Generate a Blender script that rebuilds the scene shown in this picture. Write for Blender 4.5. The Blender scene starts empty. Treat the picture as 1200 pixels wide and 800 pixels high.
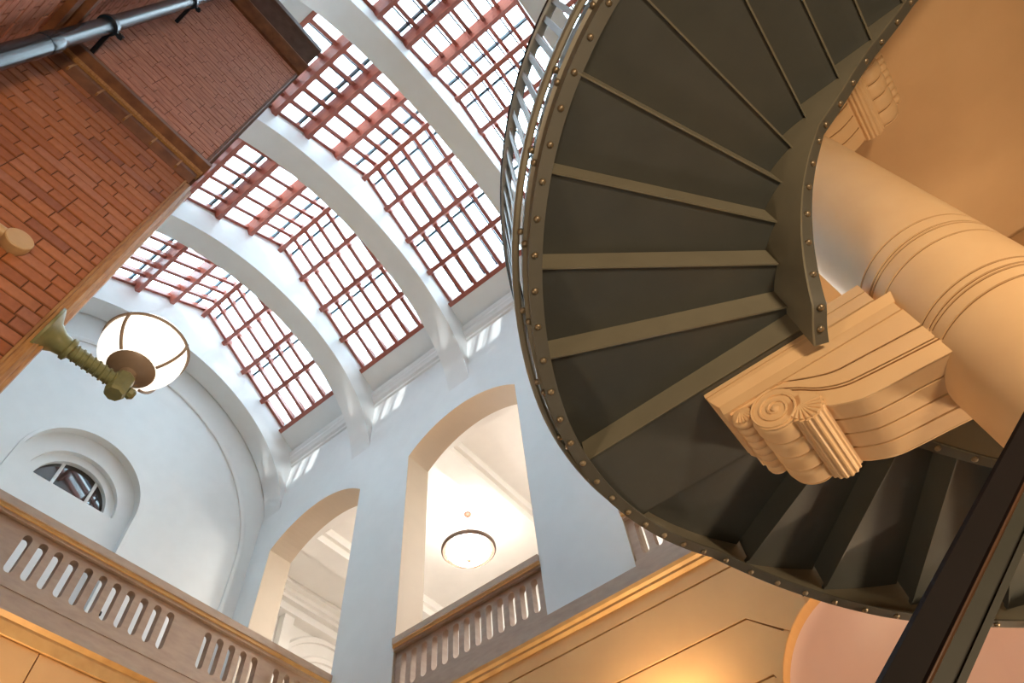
import bpy, bmesh, math, random
from mathutils import Vector, Matrix
random.seed(7)
S = bpy.context.scene
COL = S.collection
W = 6.5            # distance from the camera's wall line to the arcade wall (metres); hall is laid out in units of W
FLOOR = -1.6
PI = math.pi

# ------------------------------------------------------------------ camera
cam = bpy.data.cameras.new('camera')
cam.sensor_width = 36.0
cam.lens = 780.978 / 1200 * 36.0
cam.clip_start = 0.02
cam.clip_end = 300
camo = bpy.data.objects.new('camera', cam)
right = Vector((0.61082877, -0.78773237, -0.07978684))
down = Vector((0.64363221, 0.55270945, -0.52938629))
fwd = Vector((0.46111365, 0.27201099, 0.84462076))
camo.matrix_world = Matrix(((right.x, -down.x, -fwd.x, 0), (right.y, -down.y, -fwd.y, 0),
                            (right.z, -down.z, -fwd.z, 0), (0, 0, 0, 1)))
COL.objects.link(camo)
S.camera = camo

# ------------------------------------------------------------------ sky, sun, exposure
wd = bpy.data.worlds.new('sky')
S.world = wd
wd.use_nodes = True
bg = wd.node_tree.nodes['Background']
bg.inputs[0].default_value = (0.69, 0.89, 1.0, 1)
bg.inputs[1].default_value = 12.6
sun = bpy.data.lights.new('sun', 'SUN')
sun.energy = 3.6
sun.angle = math.radians(1.0)
sun.color = (1.0, 0.97, 0.9)
suno = bpy.data.objects.new('sun', sun)
COL.objects.link(suno)
suno.rotation_euler = Vector((1.0, 0.30, -0.70)).to_track_quat('-Z', 'Y').to_euler()
vs = S.view_settings
vs.view_transform = 'Standard'
vs.look = 'None'
vs.gamma = 1.0
vs.use_curve_mapping = False
vs.exposure = 0.0

# ------------------------------------------------------------------ materials
def mat(name, col, rough=0.6, var=0.06, scale=6.0, metal=0.0, bump=0.0, col2=None, spec=0.5, objrand=None, stretch=None, coat=0.0):
    m = bpy.data.materials.new(name)
    m.use_nodes = True
    nt = m.node_tree
    n, l = nt.nodes, nt.links
    p = n['Principled BSDF']
    tc = n.new('ShaderNodeTexCoord')
    src = tc.outputs['Object']
    if stretch:
        mp = n.new('ShaderNodeMapping')
        mp.inputs['Scale'].default_value = stretch
        l.new(src, mp.inputs[0])
        src = mp.outputs[0]
    nz = n.new('ShaderNodeTexNoise')
    nz.inputs['Scale'].default_value = scale
    nz.inputs['Detail'].default_value = 6
    l.new(src, nz.inputs['Vector'])
    r = n.new('ShaderNodeValToRGB')
    c2 = col2 or tuple(max(0, c * (1 - var * 2)) for c in col)
    r.color_ramp.elements[0].position = 0.3
    r.color_ramp.elements[1].position = 0.7
    r.color_ramp.elements[0].color = (*c2, 1)
    r.color_ramp.elements[1].color = (*col, 1)
    l.new(nz.outputs['Fac'], r.inputs[0])
    out = r.outputs[0]
    if objrand:
        oi = n.new('ShaderNodeObjectInfo')
        r2 = n.new('ShaderNodeValToRGB')
        r2.color_ramp.elements[0].color = (*objrand[0], 1)
        r2.color_ramp.elements[1].color = (*objrand[-1], 1)
        for i, c in enumerate(objrand[1:-1]):
            e = r2.color_ramp.elements.new((i + 1) / (len(objrand) - 1))
            e.color = (*c, 1)
        l.new(oi.outputs['Random'], r2.inputs[0])
        mx = n.new('ShaderNodeMix')
        mx.data_type = 'RGBA'
        mx.blend_type = 'MULTIPLY'
        mx.inputs[0].default_value = 1.0
        l.new(out, mx.inputs[6])
        l.new(r2.outputs[0], mx.inputs[7])
        out = mx.outputs[2]
    l.new(out, p.inputs['Base Color'])
    p.inputs['Roughness'].default_value = rough
    p.inputs['Metallic'].default_value = metal
    p.inputs['Specular IOR Level'].default_value = spec
    p.inputs['Coat Weight'].default_value = coat
    if bump:
        b = n.new('ShaderNodeBump')
        b.inputs['Strength'].default_value = bump
        b.inputs['Distance'].default_value = 0.01
        l.new(nz.outputs['Fac'], b.inputs['Height'])
        l.new(b.outputs[0], p.inputs['Normal'])
    return m

def emis(name, col, strength):
    m = bpy.data.materials.new(name)
    m.use_nodes = True
    p = m.node_tree.nodes['Principled BSDF']
    p.inputs['Base Color'].default_value = (0.9, 0.88, 0.82, 1)
    p.inputs['Roughness'].default_value = 0.35
    p.inputs['Emission Color'].default_value = (*col, 1)
    p.inputs['Emission Strength'].default_value = strength
    return m

def glassm(name, tint, gloss):
    m = bpy.data.materials.new(name)
    m.use_nodes = True
    nt = m.node_tree
    n, l = nt.nodes, nt.links
    n.remove(n['Principled BSDF'])
    t = n.new('ShaderNodeBsdfTransparent')
    t.inputs[0].default_value = (*tint, 1)
    g = n.new('ShaderNodeBsdfGlossy')
    g.inputs['Roughness'].default_value = 0.02
    mx = n.new('ShaderNodeMixShader')
    mx.inputs[0].default_value = gloss
    l.new(t.outputs[0], mx.inputs[1])
    l.new(g.outputs[0], mx.inputs[2])
    l.new(mx.outputs[0], n['Material Output'].inputs[0])
    return m

M = dict(
    galw=mat('gallery_plaster', (0.88, 0.86, 0.82), 0.6, 0.02, 3),
    reveal=mat('reveal_cream', (0.56, 0.46, 0.345), 0.6, 0.02, 3),
    white=mat('plaster_white', (0.775, 0.815, 0.825), 0.5, 0.02, 3),
    cream=mat('plaster_cream', (0.84, 0.78, 0.68), 0.6, 0.02, 3),
    stone=mat('limestone', (0.50, 0.385, 0.30), 0.6, 0.1, 5, col2=(0.42, 0.315, 0.245), bump=0.1, stretch=(1, 1, 3)),
    stone_lit=mat('limestone_warm_lit', (0.68, 0.43, 0.17), 0.5, 0.08, 5, col2=(0.56, 0.33, 0.12)),  # same limestone, with the warm lamp glow put into its colour
    ashlar=mat('ochre_ashlar', (0.78, 0.46, 0.18), 0.55, 0.04, 2.5, col2=(0.73, 0.42, 0.165)),
    joint=mat('dark_joint', (0.16, 0.08, 0.035), 0.8, 0.1, 8),
    pink=mat('pink_plaster', (0.88, 0.68, 0.60), 0.45, 0.05, 1.5, col2=(0.83, 0.63, 0.57)),
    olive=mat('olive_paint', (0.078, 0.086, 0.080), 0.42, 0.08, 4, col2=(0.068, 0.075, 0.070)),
    olive_lit=mat('olive_paint_lit', (0.205, 0.195, 0.145), 0.4, 0.06, 5),  # same olive paint with the hall daylight put into its colour
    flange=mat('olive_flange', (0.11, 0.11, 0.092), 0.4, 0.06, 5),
    bronze=mat('bronze_rivet', (0.30, 0.25, 0.17), 0.35, 0.1, 30, metal=0.6),
    grey=mat('grey_green_paint', (0.36, 0.40, 0.40), 0.4, 0.05, 8),
    corbel=mat('corbel_plaster', (0.80, 0.565, 0.315), 0.55, 0.03, 4, col2=(0.76, 0.52, 0.285)),
    groove=mat('corbel_groove_shade', (0.24, 0.11, 0.03), 0.7, 0.05, 6),  # dark tone painting in the shade inside the plaster grooves
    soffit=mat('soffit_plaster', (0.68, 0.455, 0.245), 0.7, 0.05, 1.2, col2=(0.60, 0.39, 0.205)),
    wood=mat('red_stained_wood', (0.42, 0.145, 0.10), 0.28, 0.12, 8, col2=(0.30, 0.09, 0.07), stretch=(6, 1, 6)),
    teal=mat('teal_glazing_bar', (0.015, 0.10, 0.15), 0.4, 0.1, 8),
    navy=mat('dark_glazing_bar', (0.03, 0.05, 0.09), 0.4, 0.1, 8),
    brick=mat('brick', (1.0, 0.95, 0.9), 0.7, 0.1, 30, bump=0.25, objrand=[(0.30, 0.10, 0.035), (0.40, 0.145, 0.05), (0.36, 0.13, 0.05), (0.43, 0.17, 0.07), (0.39, 0.16, 0.09), (0.26, 0.09, 0.04)]),
    brickj=mat('brick_course', (0.58, 0.25, 0.16), 0.7, 0.2, 14, col2=(0.38, 0.15, 0.09), bump=0.25, stretch=(1, 1, 3)),
    mortar=mat('mortar', (0.11, 0.042, 0.018), 0.9, 0.1, 20),
    terra=mat('terracotta_trim', (0.46, 0.26, 0.10), 0.5, 0.2, 12, col2=(0.29, 0.14, 0.05), stretch=(8, 8, 1)),
    terrad=mat('dark_terracotta', (0.24, 0.105, 0.045), 0.5, 0.2, 12, col2=(0.13, 0.05, 0.025)),
    lead=mat('lead_cornice', (0.13, 0.085, 0.075), 0.4, 0.2, 10, col2=(0.08, 0.05, 0.045)),
    pipe=mat('blue_black_iron', (0.018, 0.032, 0.052), 0.24, 0.15, 40, spec=0.7),
    brass=mat('tan_metal', (0.55, 0.38, 0.20), 0.4, 0.05, 15),
    patina=mat('green_bronze', (0.22, 0.24, 0.11), 0.4, 0.12, 20, col2=(0.15, 0.165, 0.08), spec=0.6),
    cup=mat('copper_cup', (0.26, 0.20, 0.15), 0.45, 0.08, 12),
    frost=emis('lit_frosted_globe', (1.0, 0.95, 0.84), 1.25),
    bowl=emis('lit_glass_bowl', (1.0, 0.95, 0.88), 130.0),
    ring=mat('dark_bronze_ring', (0.14, 0.085, 0.06), 0.4, 0.1, 12),
    copper=mat('copper_canopy', (0.20, 0.085, 0.045), 0.45, 0.05, 10),
    mahog=mat('mahogany', (0.008, 0.002, 0.002), 0.55, 0.15, 10, stretch=(3, 3, 0.4), spec=0.25),
    mahogl=mat('mahogany_bead', (0.20, 0.10, 0.05), 0.3, 0.1, 10),
    steel=mat('dark_green_steel', (0.06, 0.065, 0.045), 0.45, 0.1, 10),
    dark=mat('dark_room', (0.05, 0.045, 0.04), 0.9, 0.1, 3),
    floorm=mat('marble_floor', (0.30, 0.31, 0.32), 0.35, 0.1, 2),
    carpet=mat('gallery_floor', (0.35, 0.22, 0.14), 0.8, 0.1, 2),
    glass=glassm('skylight_glass', (0.96, 0.98, 1.0), 0.04),
    darkglass=mat('lunette_glass', (0.035, 0.030, 0.026), 0.03, 0.1, 3, spec=1.0),
    black=mat('black_metal', (0.02, 0.02, 0.02), 0.5, 0.1, 5),
)

# ------------------------------------------------------------------ object helpers
def link(me, name, m, parent=None, smooth=None):
    if m is not None:
        me.materials.clear()
        me.materials.append(m)
    o = bpy.data.objects.new(name, me)
    COL.objects.link(o)
    if parent is not None:
        o.parent = parent
        o.matrix_parent_inverse = parent.matrix_basis.inverted()
    if smooth is not None:
        for p in me.polygons:
            p.use_smooth = True
        me.set_sharp_from_angle(angle=math.radians(smooth))
    return o

def empty(name, loc=(0, 0, 0)):
    o = bpy.data.objects.new(name, None)
    o.empty_display_size = 0.1
    COL.objects.link(o)
    o.location = loc
    return o

def tag(o, label=None, cat=None, group=None, kind=None):
    if label: o['label'] = label
    if cat: o['category'] = cat
    if group: o['group'] = group
    if kind: o['kind'] = kind
    return o

def struct(o, label=None):
    o['kind'] = 'structure'
    if label: o['label'] = label
    return o

def inst(me, name, parent, mw):
    """another object sharing mesh data, placed by world matrix"""
    o = bpy.data.objects.new(name, me)
    COL.objects.link(o)
    o.parent = parent
    o.matrix_parent_inverse = parent.matrix_basis.inverted()
    o.matrix_basis = mw
    return o

class MB:
    def __init__(s):
        s.v, s.f = [], []
    def add(s, v, f):
        b = len(s.v)
        s.v += [tuple(x) for x in v]
        s.f += [tuple(i + b for i in q) for q in f]
        return s
    def box(s, x0, x1, y0, y1, z0, z1):
        return s.add([(x0, y0, z0), (x1, y0, z0), (x1, y1, z0), (x0, y1, z0), (x0, y0, z1), (x1, y0, z1), (x1, y1, z1), (x0, y1, z1)],
                     [(3, 2, 1, 0), (4, 5, 6, 7), (0, 1, 5, 4), (1, 2, 6, 5), (2, 3, 7, 6), (3, 0, 4, 7)])
    def obox(s, c, ax, ay, az):
        """box from centre and three half-extent vectors"""
        c, ax, ay, az = map(Vector, (c, ax, ay, az))
        v = [c + ax * i + ay * j + az * k for k in (-1, 1) for (i, j) in ((-1, -1), (1, -1), (1, 1), (-1, 1))]
        return s.add(v, [(3, 2, 1, 0), (4, 5, 6, 7), (0, 1, 5, 4), (1, 2, 6, 5), (2, 3, 7, 6), (3, 0, 4, 7)])
    def prism(s, poly, O, U, V, N):
        """polygon (u,v) extruded along N"""
        O, U, V, N = map(Vector, (O, U, V, N))
        n = len(poly)
        a = [O + U * p[0] + V * p[1] for p in poly]
        return s.add(a + [x + N for x in a], [tuple(range(n - 1, -1, -1)), tuple(range(n, 2 * n))] + [(i, (i + 1) % n, (i + 1) % n + n, i + n) for i in range(n)])
    def lathe(s, prof, c=(0, 0, 0), n=32, ax=(0, 0, 1), cap=True):
        c = Vector(c)
        a = Vector(ax).normalized()
        e1 = a.orthogonal().normalized()
        e2 = a.cross(e1)
        v = []
        for (r, z) in prof:
            for i in range(n):
                t = 2 * PI * i / n
                v.append(c + a * z + (e1 * math.cos(t) + e2 * math.sin(t)) * r)
        f = [(j * n + i, j * n + (i + 1) % n, (j + 1) * n + (i + 1) % n, (j + 1) * n + i) for j in range(len(prof) - 1) for i in range(n)]
        if cap:
            f += [tuple(range(n - 1, -1, -1)), tuple(range((len(prof) - 1) * n, len(prof) * n))]
        return s.add(v, f)
    def tube(s, pts, r, n=8, closed=False):
        pts = [Vector(p) for p in pts]
        v, m = [], len(pts)
        prev = None
        for i, p in enumerate(pts):
            d = (pts[(i + 1) % m] - pts[i - 1]) if closed else (pts[min(i + 1, m - 1)] - pts[max(i - 1, 0)])
            d.normalize()
            e1 = (prev - d * prev.dot(d)) if prev is not None else d.orthogonal()
            e1.normalize()
            prev = e1
            e2 = d.cross(e1)
            rr = r[i] if isinstance(r, (list, tuple)) else r
            v += [p + (e1 * math.cos(2 * PI * k / n) + e2 * math.sin(2 * PI * k / n)) * rr for k in range(n)]
        f = []
        for i in range(m if closed else m - 1):
            j = (i + 1) % m
            f += [(i * n + k, i * n + (k + 1) % n, j * n + (k + 1) % n, j * n + k) for k in range(n)]
        if not closed:
            f += [tuple(range(n - 1, -1, -1)), tuple(range((m - 1) * n, m * n))]
        return s.add(v, f)
    def sweep(s, rings, closed_section=True, caps=True):
        n = len(rings[0])
        v = [p for r in rings for p in r]
        f = []
        for i in range(len(rings) - 1):
            for k in range(n if closed_section else n - 1):
                f.append((i * n + k, i * n + (k + 1) % n, (i + 1) * n + (k + 1) % n, (i + 1) * n + k))
        if caps and closed_section:
            f += [tuple(range(n - 1, -1, -1)), tuple(range((len(rings) - 1) * n, len(rings) * n))]
        return s.add(v, f)
    def mesh(s, name):
        me = bpy.data.meshes.new(name)
        me.from_pydata(s.v, [], s.f)
        bm = bmesh.new()
        bm.from_mesh(me)
        bmesh.ops.recalc_face_normals(bm, faces=bm.faces)
        bm.to_mesh(me)
        bm.free()
        return me
    def build(s, name, m, parent=None, smooth=None):
        return link(s.mesh(name), name, m, parent, smooth)

def plate_mesh(name, outline, holes, O, U, V, N, depth):
    cu = bpy.data.curves.new('c', 'CURVE')
    cu.dimensions = '2D'
    cu.fill_mode = 'BOTH'
    cu.extrude = depth / 2
    for poly in [outline] + list(holes):
        sp = cu.splines.new('POLY')
        sp.points.add(len(poly) - 1)
        for p, q in zip(sp.points, poly):
            p.co = (q[0], q[1], 0, 1)
        sp.use_cyclic_u = True
    co = bpy.data.objects.new('c', cu)
    me = bpy.data.meshes.new_from_object(co)
    bpy.data.objects.remove(co)
    bpy.data.curves.remove(cu)
    me.name = name
    O, U, V, N = map(Vector, (O, U, V, N))
    for v in me.vertices:
        x, y, z = v.co
        v.co = O + U * x + V * y + N * (z + depth / 2)
    bm = bmesh.new()
    bm.from_mesh(me)
    bmesh.ops.remove_doubles(bm, verts=bm.verts, dist=1e-5)
    bmesh.ops.recalc_face_normals(bm, faces=bm.faces)
    bm.to_mesh(me)
    bm.free()
    return me

def plate(name, m, outline, holes, O, U, V, N, depth, parent=None, smooth=None):
    return link(plate_mesh(name, outline, holes, O, U, V, N, depth), name, m, parent, smooth)

X_, Y_, Z_ = Vector((1, 0, 0)), Vector((0, 1, 0)), Vector((0, 0, 1))
def arcpts(cx, cz, r, a0, a1, n):
    return [(cx + r * math.cos(math.radians(a0 + (a1 - a0) * i / n)), cz + r * math.sin(math.radians(a0 + (a1 - a0) * i / n))) for i in range(n + 1)]
def w(*a): return tuple(x * W for x in a)
def wp(L): return [(a * W, b * W) for a, b in L]

# ================================================================== SETTING
HX0, HX1 = -0.165, 1.0          # hall side walls (units of W)
HC = 0.42                       # hall centre line
YE, YB = 1.763, -1.47           # end walls
floor = struct(MB().box(-3, 2.2 * W, YB * W - .3, 2.2 * W, FLOOR - .2, FLOOR).build('floor', M['floorm']))

# --- arcade wall, upper storey with arched openings
PITCH, OPW, SPR, RISE = 0.6325, 0.4235, 1.606, 0.083
arch_y = [1.2355 - PITCH * i for i in range(5)]       # low-Y jamb of each opening
SILL = 0.815
AR = OPW * OPW / (8 * RISE) + RISE / 2
def opening(y0, z0, n=28):
    yc, zc = y0 + OPW / 2, SPR + RISE - AR
    a = math.degrees(math.asin(OPW / 2 / AR))
    return [(y0, z0), (y0 + OPW, z0)] + arcpts(yc, zc, AR, 90 - a, 90 + a, n)
wall_arcade = struct(plate('wall_arcade', M['white'], wp([(YB, SILL), (2.05, SILL), (2.05, 2.12), (YB, 2.12)]),
      [wp(opening(y, SILL + .001)) for y in arch_y if y > YB], (W, 0, 0), Y_, Z_, X_, 0.092 * W, smooth=20), 'white plaster arcade wall with tall arched openings under the vault')
# reveals of the openings get a separate cream tone
for y in arch_y:
    o_ = opening(y, SILL + .002)
    inner = [((a - (y + OPW / 2)) * 0.9955 + y + OPW / 2, SPR + (b - SPR) * .9975 if b > SPR else b) for a, b in o_]
    rings = [[Vector((W * x, a * W, b * W)) for a, b in L] for x, L in ((1.0006, o_),)]
    v, f = [], []
    pts_o, pts_i = o_[1:] + [o_[0]], inner[1:] + [inner[0]]
    mb = MB()
    for i in range(len(pts_o) - 1):
        (a0, b0), (a1, b1), (c0, d0), (c1, d1) = pts_o[i], pts_o[i + 1], pts_i[i], pts_i[i + 1]
        mb.prism([(a0 * W, b0 * W), (a1 * W, b1 * W), (c1 * W, d1 * W), (c0 * W, d0 * W)], (W * 1.0006, 0, 0), Y_, Z_, X_ * (.0908 * W))
    mb.build('reveal', M['reveal'], wall_arcade)

# cornice under the skylights
def run_profile(name, m, prof, y0, y1, parent=None):
    """profile in (x,z) extruded along Y"""
    return MB().prism([(a * W, b * W) for a, b in prof], (0, y0 * W, 0), X_, Z_, Y_ * ((y1 - y0) * W)).build(name, m, parent)

# --- ledge below the balustrades and rusticated lower storey
ledge = struct(empty('trim_1', (W, 0, .76 * W)), 'stone ledge and limestone moulding tinted as warm-lit below the arcade')
run_profile('fascia', M['stone'], [(.992, .779), (.992, .816), (1.10, .816), (1.10, .779)], YB, 1.24, ledge)
run_profile('moulding', M['stone_lit'], [(.984, .779), (.986, .772), (.991, .768), (.991, .763), (.996, .758), (1.10, .758), (1.10, .779)], YB, 1.24, ledge)

wlow = struct(empty('wall_lower', (W, 0, FLOOR)), 'ochre rusticated stone wall with an arched opening below the ledge')
AC, AZ, ARr = 0.069, 0.462, 0.1665
def arch_hole(r, z0, n=32):
    return [(AC + r, z0), ] + arcpts(AC, AZ, r, 0, 180, n) + [(AC - r, z0)]
plate('backing', M['joint'], wp([(YB, FLOOR / W), (1.24, FLOOR / W), (1.24, .76), (YB, .76)]), [wp(arch_hole(ARr * 1.02, FLOOR / W + .002))], (W * 1.006, 0, 0), Y_, Z_, X_, .3, wlow)
J = [.7265, .6305, .5345, .4385, .3425, .2465, .1505, .0545]
G = .0016
def block(poly, x0=.9975):
    cx = sum(p[0] for p in poly) / len(poly)
    cz = sum(p[1] for p in poly) / len(poly)
    MB().prism([(a * W, b * W) for a, b in poly], (x0 * W, 0, 0), Y_, Z_, X_ * (.0262 * W)).build('stone_block', M['ashlar'], wlow)
# frieze strip under the moulding
block([(YB, J[0] + G), (1.24, J[0] + G), (1.24, .757), (YB, .757)])
def radial(r, ang): return (AC + r * math.cos(math.radians(ang)), AZ + r * math.sin(math.radians(ang)))
RO = ARr
# course joints bend into the voussoir joints: (joint height, angle on arch)
vo = [(J[1], 46.0), (J[2], 20.0), (J[3], -4)]
for sgn in (1, -1):
    def mir(p): return (AC + sgn * (p[0] - AC), p[1])
    ye = 1.24 if sgn == 1 else 2 * AC - YB
    kinks = {J[1]: .238, J[2]: .2335, J[3]: AC + RO}
    # course 0 : between J0 and J1 (reaches over the arch)
    a1 = vo[0][1]
    top = [radial(RO, a1 + .6 + (64 - a1 - 1.2) * i / 6) for i in range(7)]
    block([mir(p) for p in ([(ye, J[1] + G), (kinks[J[1]] + .001, J[1] + G)] + top + [(.147, J[0] - G - .093 + .093), (ye, J[0] - G)])])
    # key region between the 64 degree joint and the crown
    top = [radial(RO, 65 + 24.6 * i / 6) for i in range(7)]
    block([mir(p) for p in ([(.1445, J[0] - G)] + top + [(AC + .0006, J[0] - G)])])
    a2 = vo[1][1]
    top = [radial(RO, a2 + .6 + (a1 - a2 - 1.2) * i / 6) for i in range(7)]
    block([mir(p) for p in ([(ye, J[2] + G), (kinks[J[2]], J[2] + G)] + top + [(kinks[J[1]], J[1] - G), (ye, J[1] - G)])])
    top = [radial(RO, 1 + (a2 - 1.6) * i / 6) for i in range(7)]
    block([mir(p) for p in ([(ye, J[3] + G), (AC + RO, J[3] + G)] + top + [(kinks[J[2]], J[2] - G), (ye, J[2] - G)])])
    for k in range(3, 7):
        block([mir(p) for p in ([(ye, J[k + 1] + G), (AC + RO, J[k + 1] + G), (AC + RO, J[k] - G), (ye, J[k] - G)])])
# shallow reveal of the arch and the pink half-domed niche behind it
pts = arch_hole(RO, FLOOR / W)
mb = MB()
for i in range(len(pts) - 1):
    (a0, b0), (a1, b1) = pts[i], pts[i + 1]
    c = lambda a, b, k: ((AC + (a - AC) * k) * W, (AZ + (b - AZ) * k if b > AZ else b) * W)
    q = [c(a0, b0, .997), c(a1, b1, .997), c(a1, b1, 1.06), c(a0, b0, 1.06)]
    mb.prism(q, (W * .9985, 0, 0), Y_, Z_, X_ * (.024 * W))
mb.build('arch_reveal', M['ashlar'], wlow, 30)
mb = MB()
nr_ = RO * 1.01 * W
rings = []
for z_ in (FLOOR, AZ * W - 1.5, AZ * W):
    rings.append([Vector((1.0225 * W + nr_ * math.sin(math.radians(a)), AC * W + nr_ * math.cos(math.radians(a)), z_)) for a in range(0, 181, 6)])
for e in range(6, 91, 6):
    ce, se = math.cos(math.radians(e)), math.sin(math.radians(e))
    rings.append([Vector((1.0225 * W + nr_ * ce * math.sin(math.radians(a)), AC * W + nr_ * ce * math.cos(math.radians(a)), AZ * W + nr_ * se)) for a in range(0, 181, 6)])
mb.sweep(rings, closed_section=False)
mb.build('niche', M['pink'], wlow, 60)

# --- end wall with lunette recess
LC, LB = 0.3945, 1.517
rec = [(LC - .186, .80), (LC + .186, .80)] + arcpts(LC, 1.537, .186, 0, 180, 40)
wall_end = struct(plate('wall_end', M['white'], wp([(HX0 - .05, FLOOR / W), (1.0, FLOOR / W), (1.0, 2.2), (HC, 2.6), (HX0 - .05, 2.2)]), [wp(rec)],
      (0, YE * W, 0), X_, Z_, Y_, .03 * W, smooth=25), 'white plaster end wall of the hall with an arched recess')
lun = [(LC - .139, LB - .006), (LC + .139, LB - .006)] + arcpts(LC, LB, .139, 2, 178, 32)
lun2 = [(LC - .1125, LB), (LC + .1125, LB)] + arcpts(LC, LB, .1125, 1, 179, 32)
big = [(LC - .25, .78), (LC + .25, .78), (LC + .25, 1.9), (LC - .25, 1.9)]
plate('recess_panel', M['white'], wp(big), [wp(lun)], (0, (YE + .028) * W, 0), X_, Z_, Y_, .016 * W, wall_end, 25)
plate('recess_panel', M['white'], wp(big), [wp(lun2)], (0, (YE + .044) * W, 0), X_, Z_, Y_, .016 * W, wall_end, 25)
# archivolt moulding on the end wall (half-elliptic with straight jambs)
def ell(a, b, zc, n=48, a0=0, a1=180):
    return [(HC + a * math.cos(math.radians(a0 + (a1 - a0) * i / n)), zc + b * math.sin(math.radians(a0 + (a1 - a0) * i / n))) for i in range(n + 1)]
def curve_band(name, m, pts, sec, plane_y, parent):
    """sweep a section (offset outward, depth) along a curve lying in an XZ plane"""
    rings = []
    for i, p in enumerate(pts):
        q, r = pts[max(i - 1, 0)], pts[min(i + 1, len(pts) - 1)]
        d = Vector((r[0] - q[0], r[1] - q[1]))
        d.normalize()
        nrm = Vector((d.y, -d.x))
        rings.append([Vector(((p[0] + nrm.x * s[0]) * W, plane_y * W - s[1] * W, (p[1] + nrm.y * s[0]) * W)) for s in sec])
    return MB().sweep(rings).build(name, m, parent, 40)
mould = [(HC + .523, .80)] + [(HC + .523, .9 + .08 * i) for i in range(8)] + ell(.523, .52, 1.576) + [(HC - .523, 1.4), (HC - .523, .8)]
curve_band('archivolt', M['white'], mould, [(0, -.002), (0, .006), (.006, .010), (.012, .010), (.016, .004), (.022, .003), (.022, -.002)], YE, wall_end)
curve_band('recess_bead', M['white'], [(LC + .186, .82)] + arcpts(LC, 1.537, .186, 0, 180, 40) + [(LC - .186, .82)], [(-.001, -.004), (-.001, .003), (.008, .003), (.012, -.004)], YE, wall_end)

win5 = struct(empty('window_9', (LC * W, (YE + .06) * W, LB * W)), 'half-round lunette window in the white end wall')
MB().box((LC - .16) * W, (LC + .16) * W, (YE + .0645) * W, (YE + .075) * W, 1.45 * W, 1.70 * W).build('dark_backing', M['dark'], win5)
xs = [LC - .1125, .3412, .4507, LC + .1125]
for i in range(3):
    x0, x1 = xs[i] + (.004 if i else 0), xs[i + 1] - (.004 if i < 2 else 0)
    n = 12
    top = []
    for k in range(n + 1):
        x = x1 + (x0 - x1) * k / n
        top.append((x, LB + math.sqrt(max(.1125 ** 2 - (x - LC) ** 2, 1e-6))))
    poly = [(x0, LB), (x1, LB)] + top
    MB().prism(wp(poly), (0, (YE + .0605) * W, 0), X_, Z_, Y_ * .02).build('pane', M['darkglass'], win5)
for x in xs[1:3]:
    MB().box((x - .0045) * W, (x + .0045) * W, (YE + .056) * W, (YE + .064) * W, LB * W, (LB + .1) * W).build('glazing_bar', M['white'], win5)

# --- end gallery below the end wall: rusticated front, floor
GY = 1.235
wfront = struct(empty('wall_gallery_front', (0, GY * W, FLOOR)), 'ochre ashlar wall below the end gallery balustrade')
MB().box(HX0 * W, W, (GY + .008) * W, (GY + .10) * W, FLOOR, .745 * W).build('backing', M['joint'], wfront)
for k in range(7):
    z1, z0 = (J[k] if k else .7445), J[k + 1]
    zt = .743 if k == 0 else J[k] - G
    x = HX0 + (.05 if k % 2 else 0.0)
    while x < .999:
        x2 = min(x + .135, .999)
        MB().box((x + .0012) * W, (x2 - .0012) * W, (GY + .004) * W, (GY + .03) * W, (z0 + G) * W, zt * W).build('stone_block', M['ashlar'], wfront)
        x += .135
gfl = struct(MB().box(HX0 * W, W, (GY + .051) * W, YE * W, .746 * W, .79 * W).build('floor_gallery', M['carpet']), 'floor of the end gallery')

# --- left brick wall, back wall
D = 2.4
LX = -1.10
wall_left = struct(empty('wall_left', (LX, 0, FLOOR)), 'brick side wall with a moulded band beside the brick pier')
MB().box(LX - .4, LX - .008, YB * W, YE * W, FLOOR, 12.2).build('mortar_bed', M['mortar'], wall_left)
mb = MB()
CH = .0765
z = 3.6
k = 0
while z < 9.0:
    y = .2 - (.11 if k % 2 else 0)
    while y < D - .02:
        y2 = min(y + .212, D - .02)
        mb.box(LX - .03, LX + random.uniform(-.002, .002), y, y2 - .008, z, z + CH - .011)
        y += .22
    z += CH
    k += 1
tag(mb.build('brick', M['brickj'], wall_left), kind='stuff')
MB().prism([(LX - .02, 4.64), (LX + .04, 4.66), (LX + .05, 4.72), (LX + .03, 4.76), (LX + .08, 4.80), (LX + .08, 4.86), (LX + .05, 4.94), (LX - .02, 4.95)], (0, -2, 0), X_, Z_, Y_ * (2 + D)).build('moulding', M['terrad'], wall_left)
wall_back = struct(MB().box(LX - .4, 2.05 * W, YB * W - .3, YB * W, FLOOR, 17).build('wall_back', M['cream']))

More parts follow.
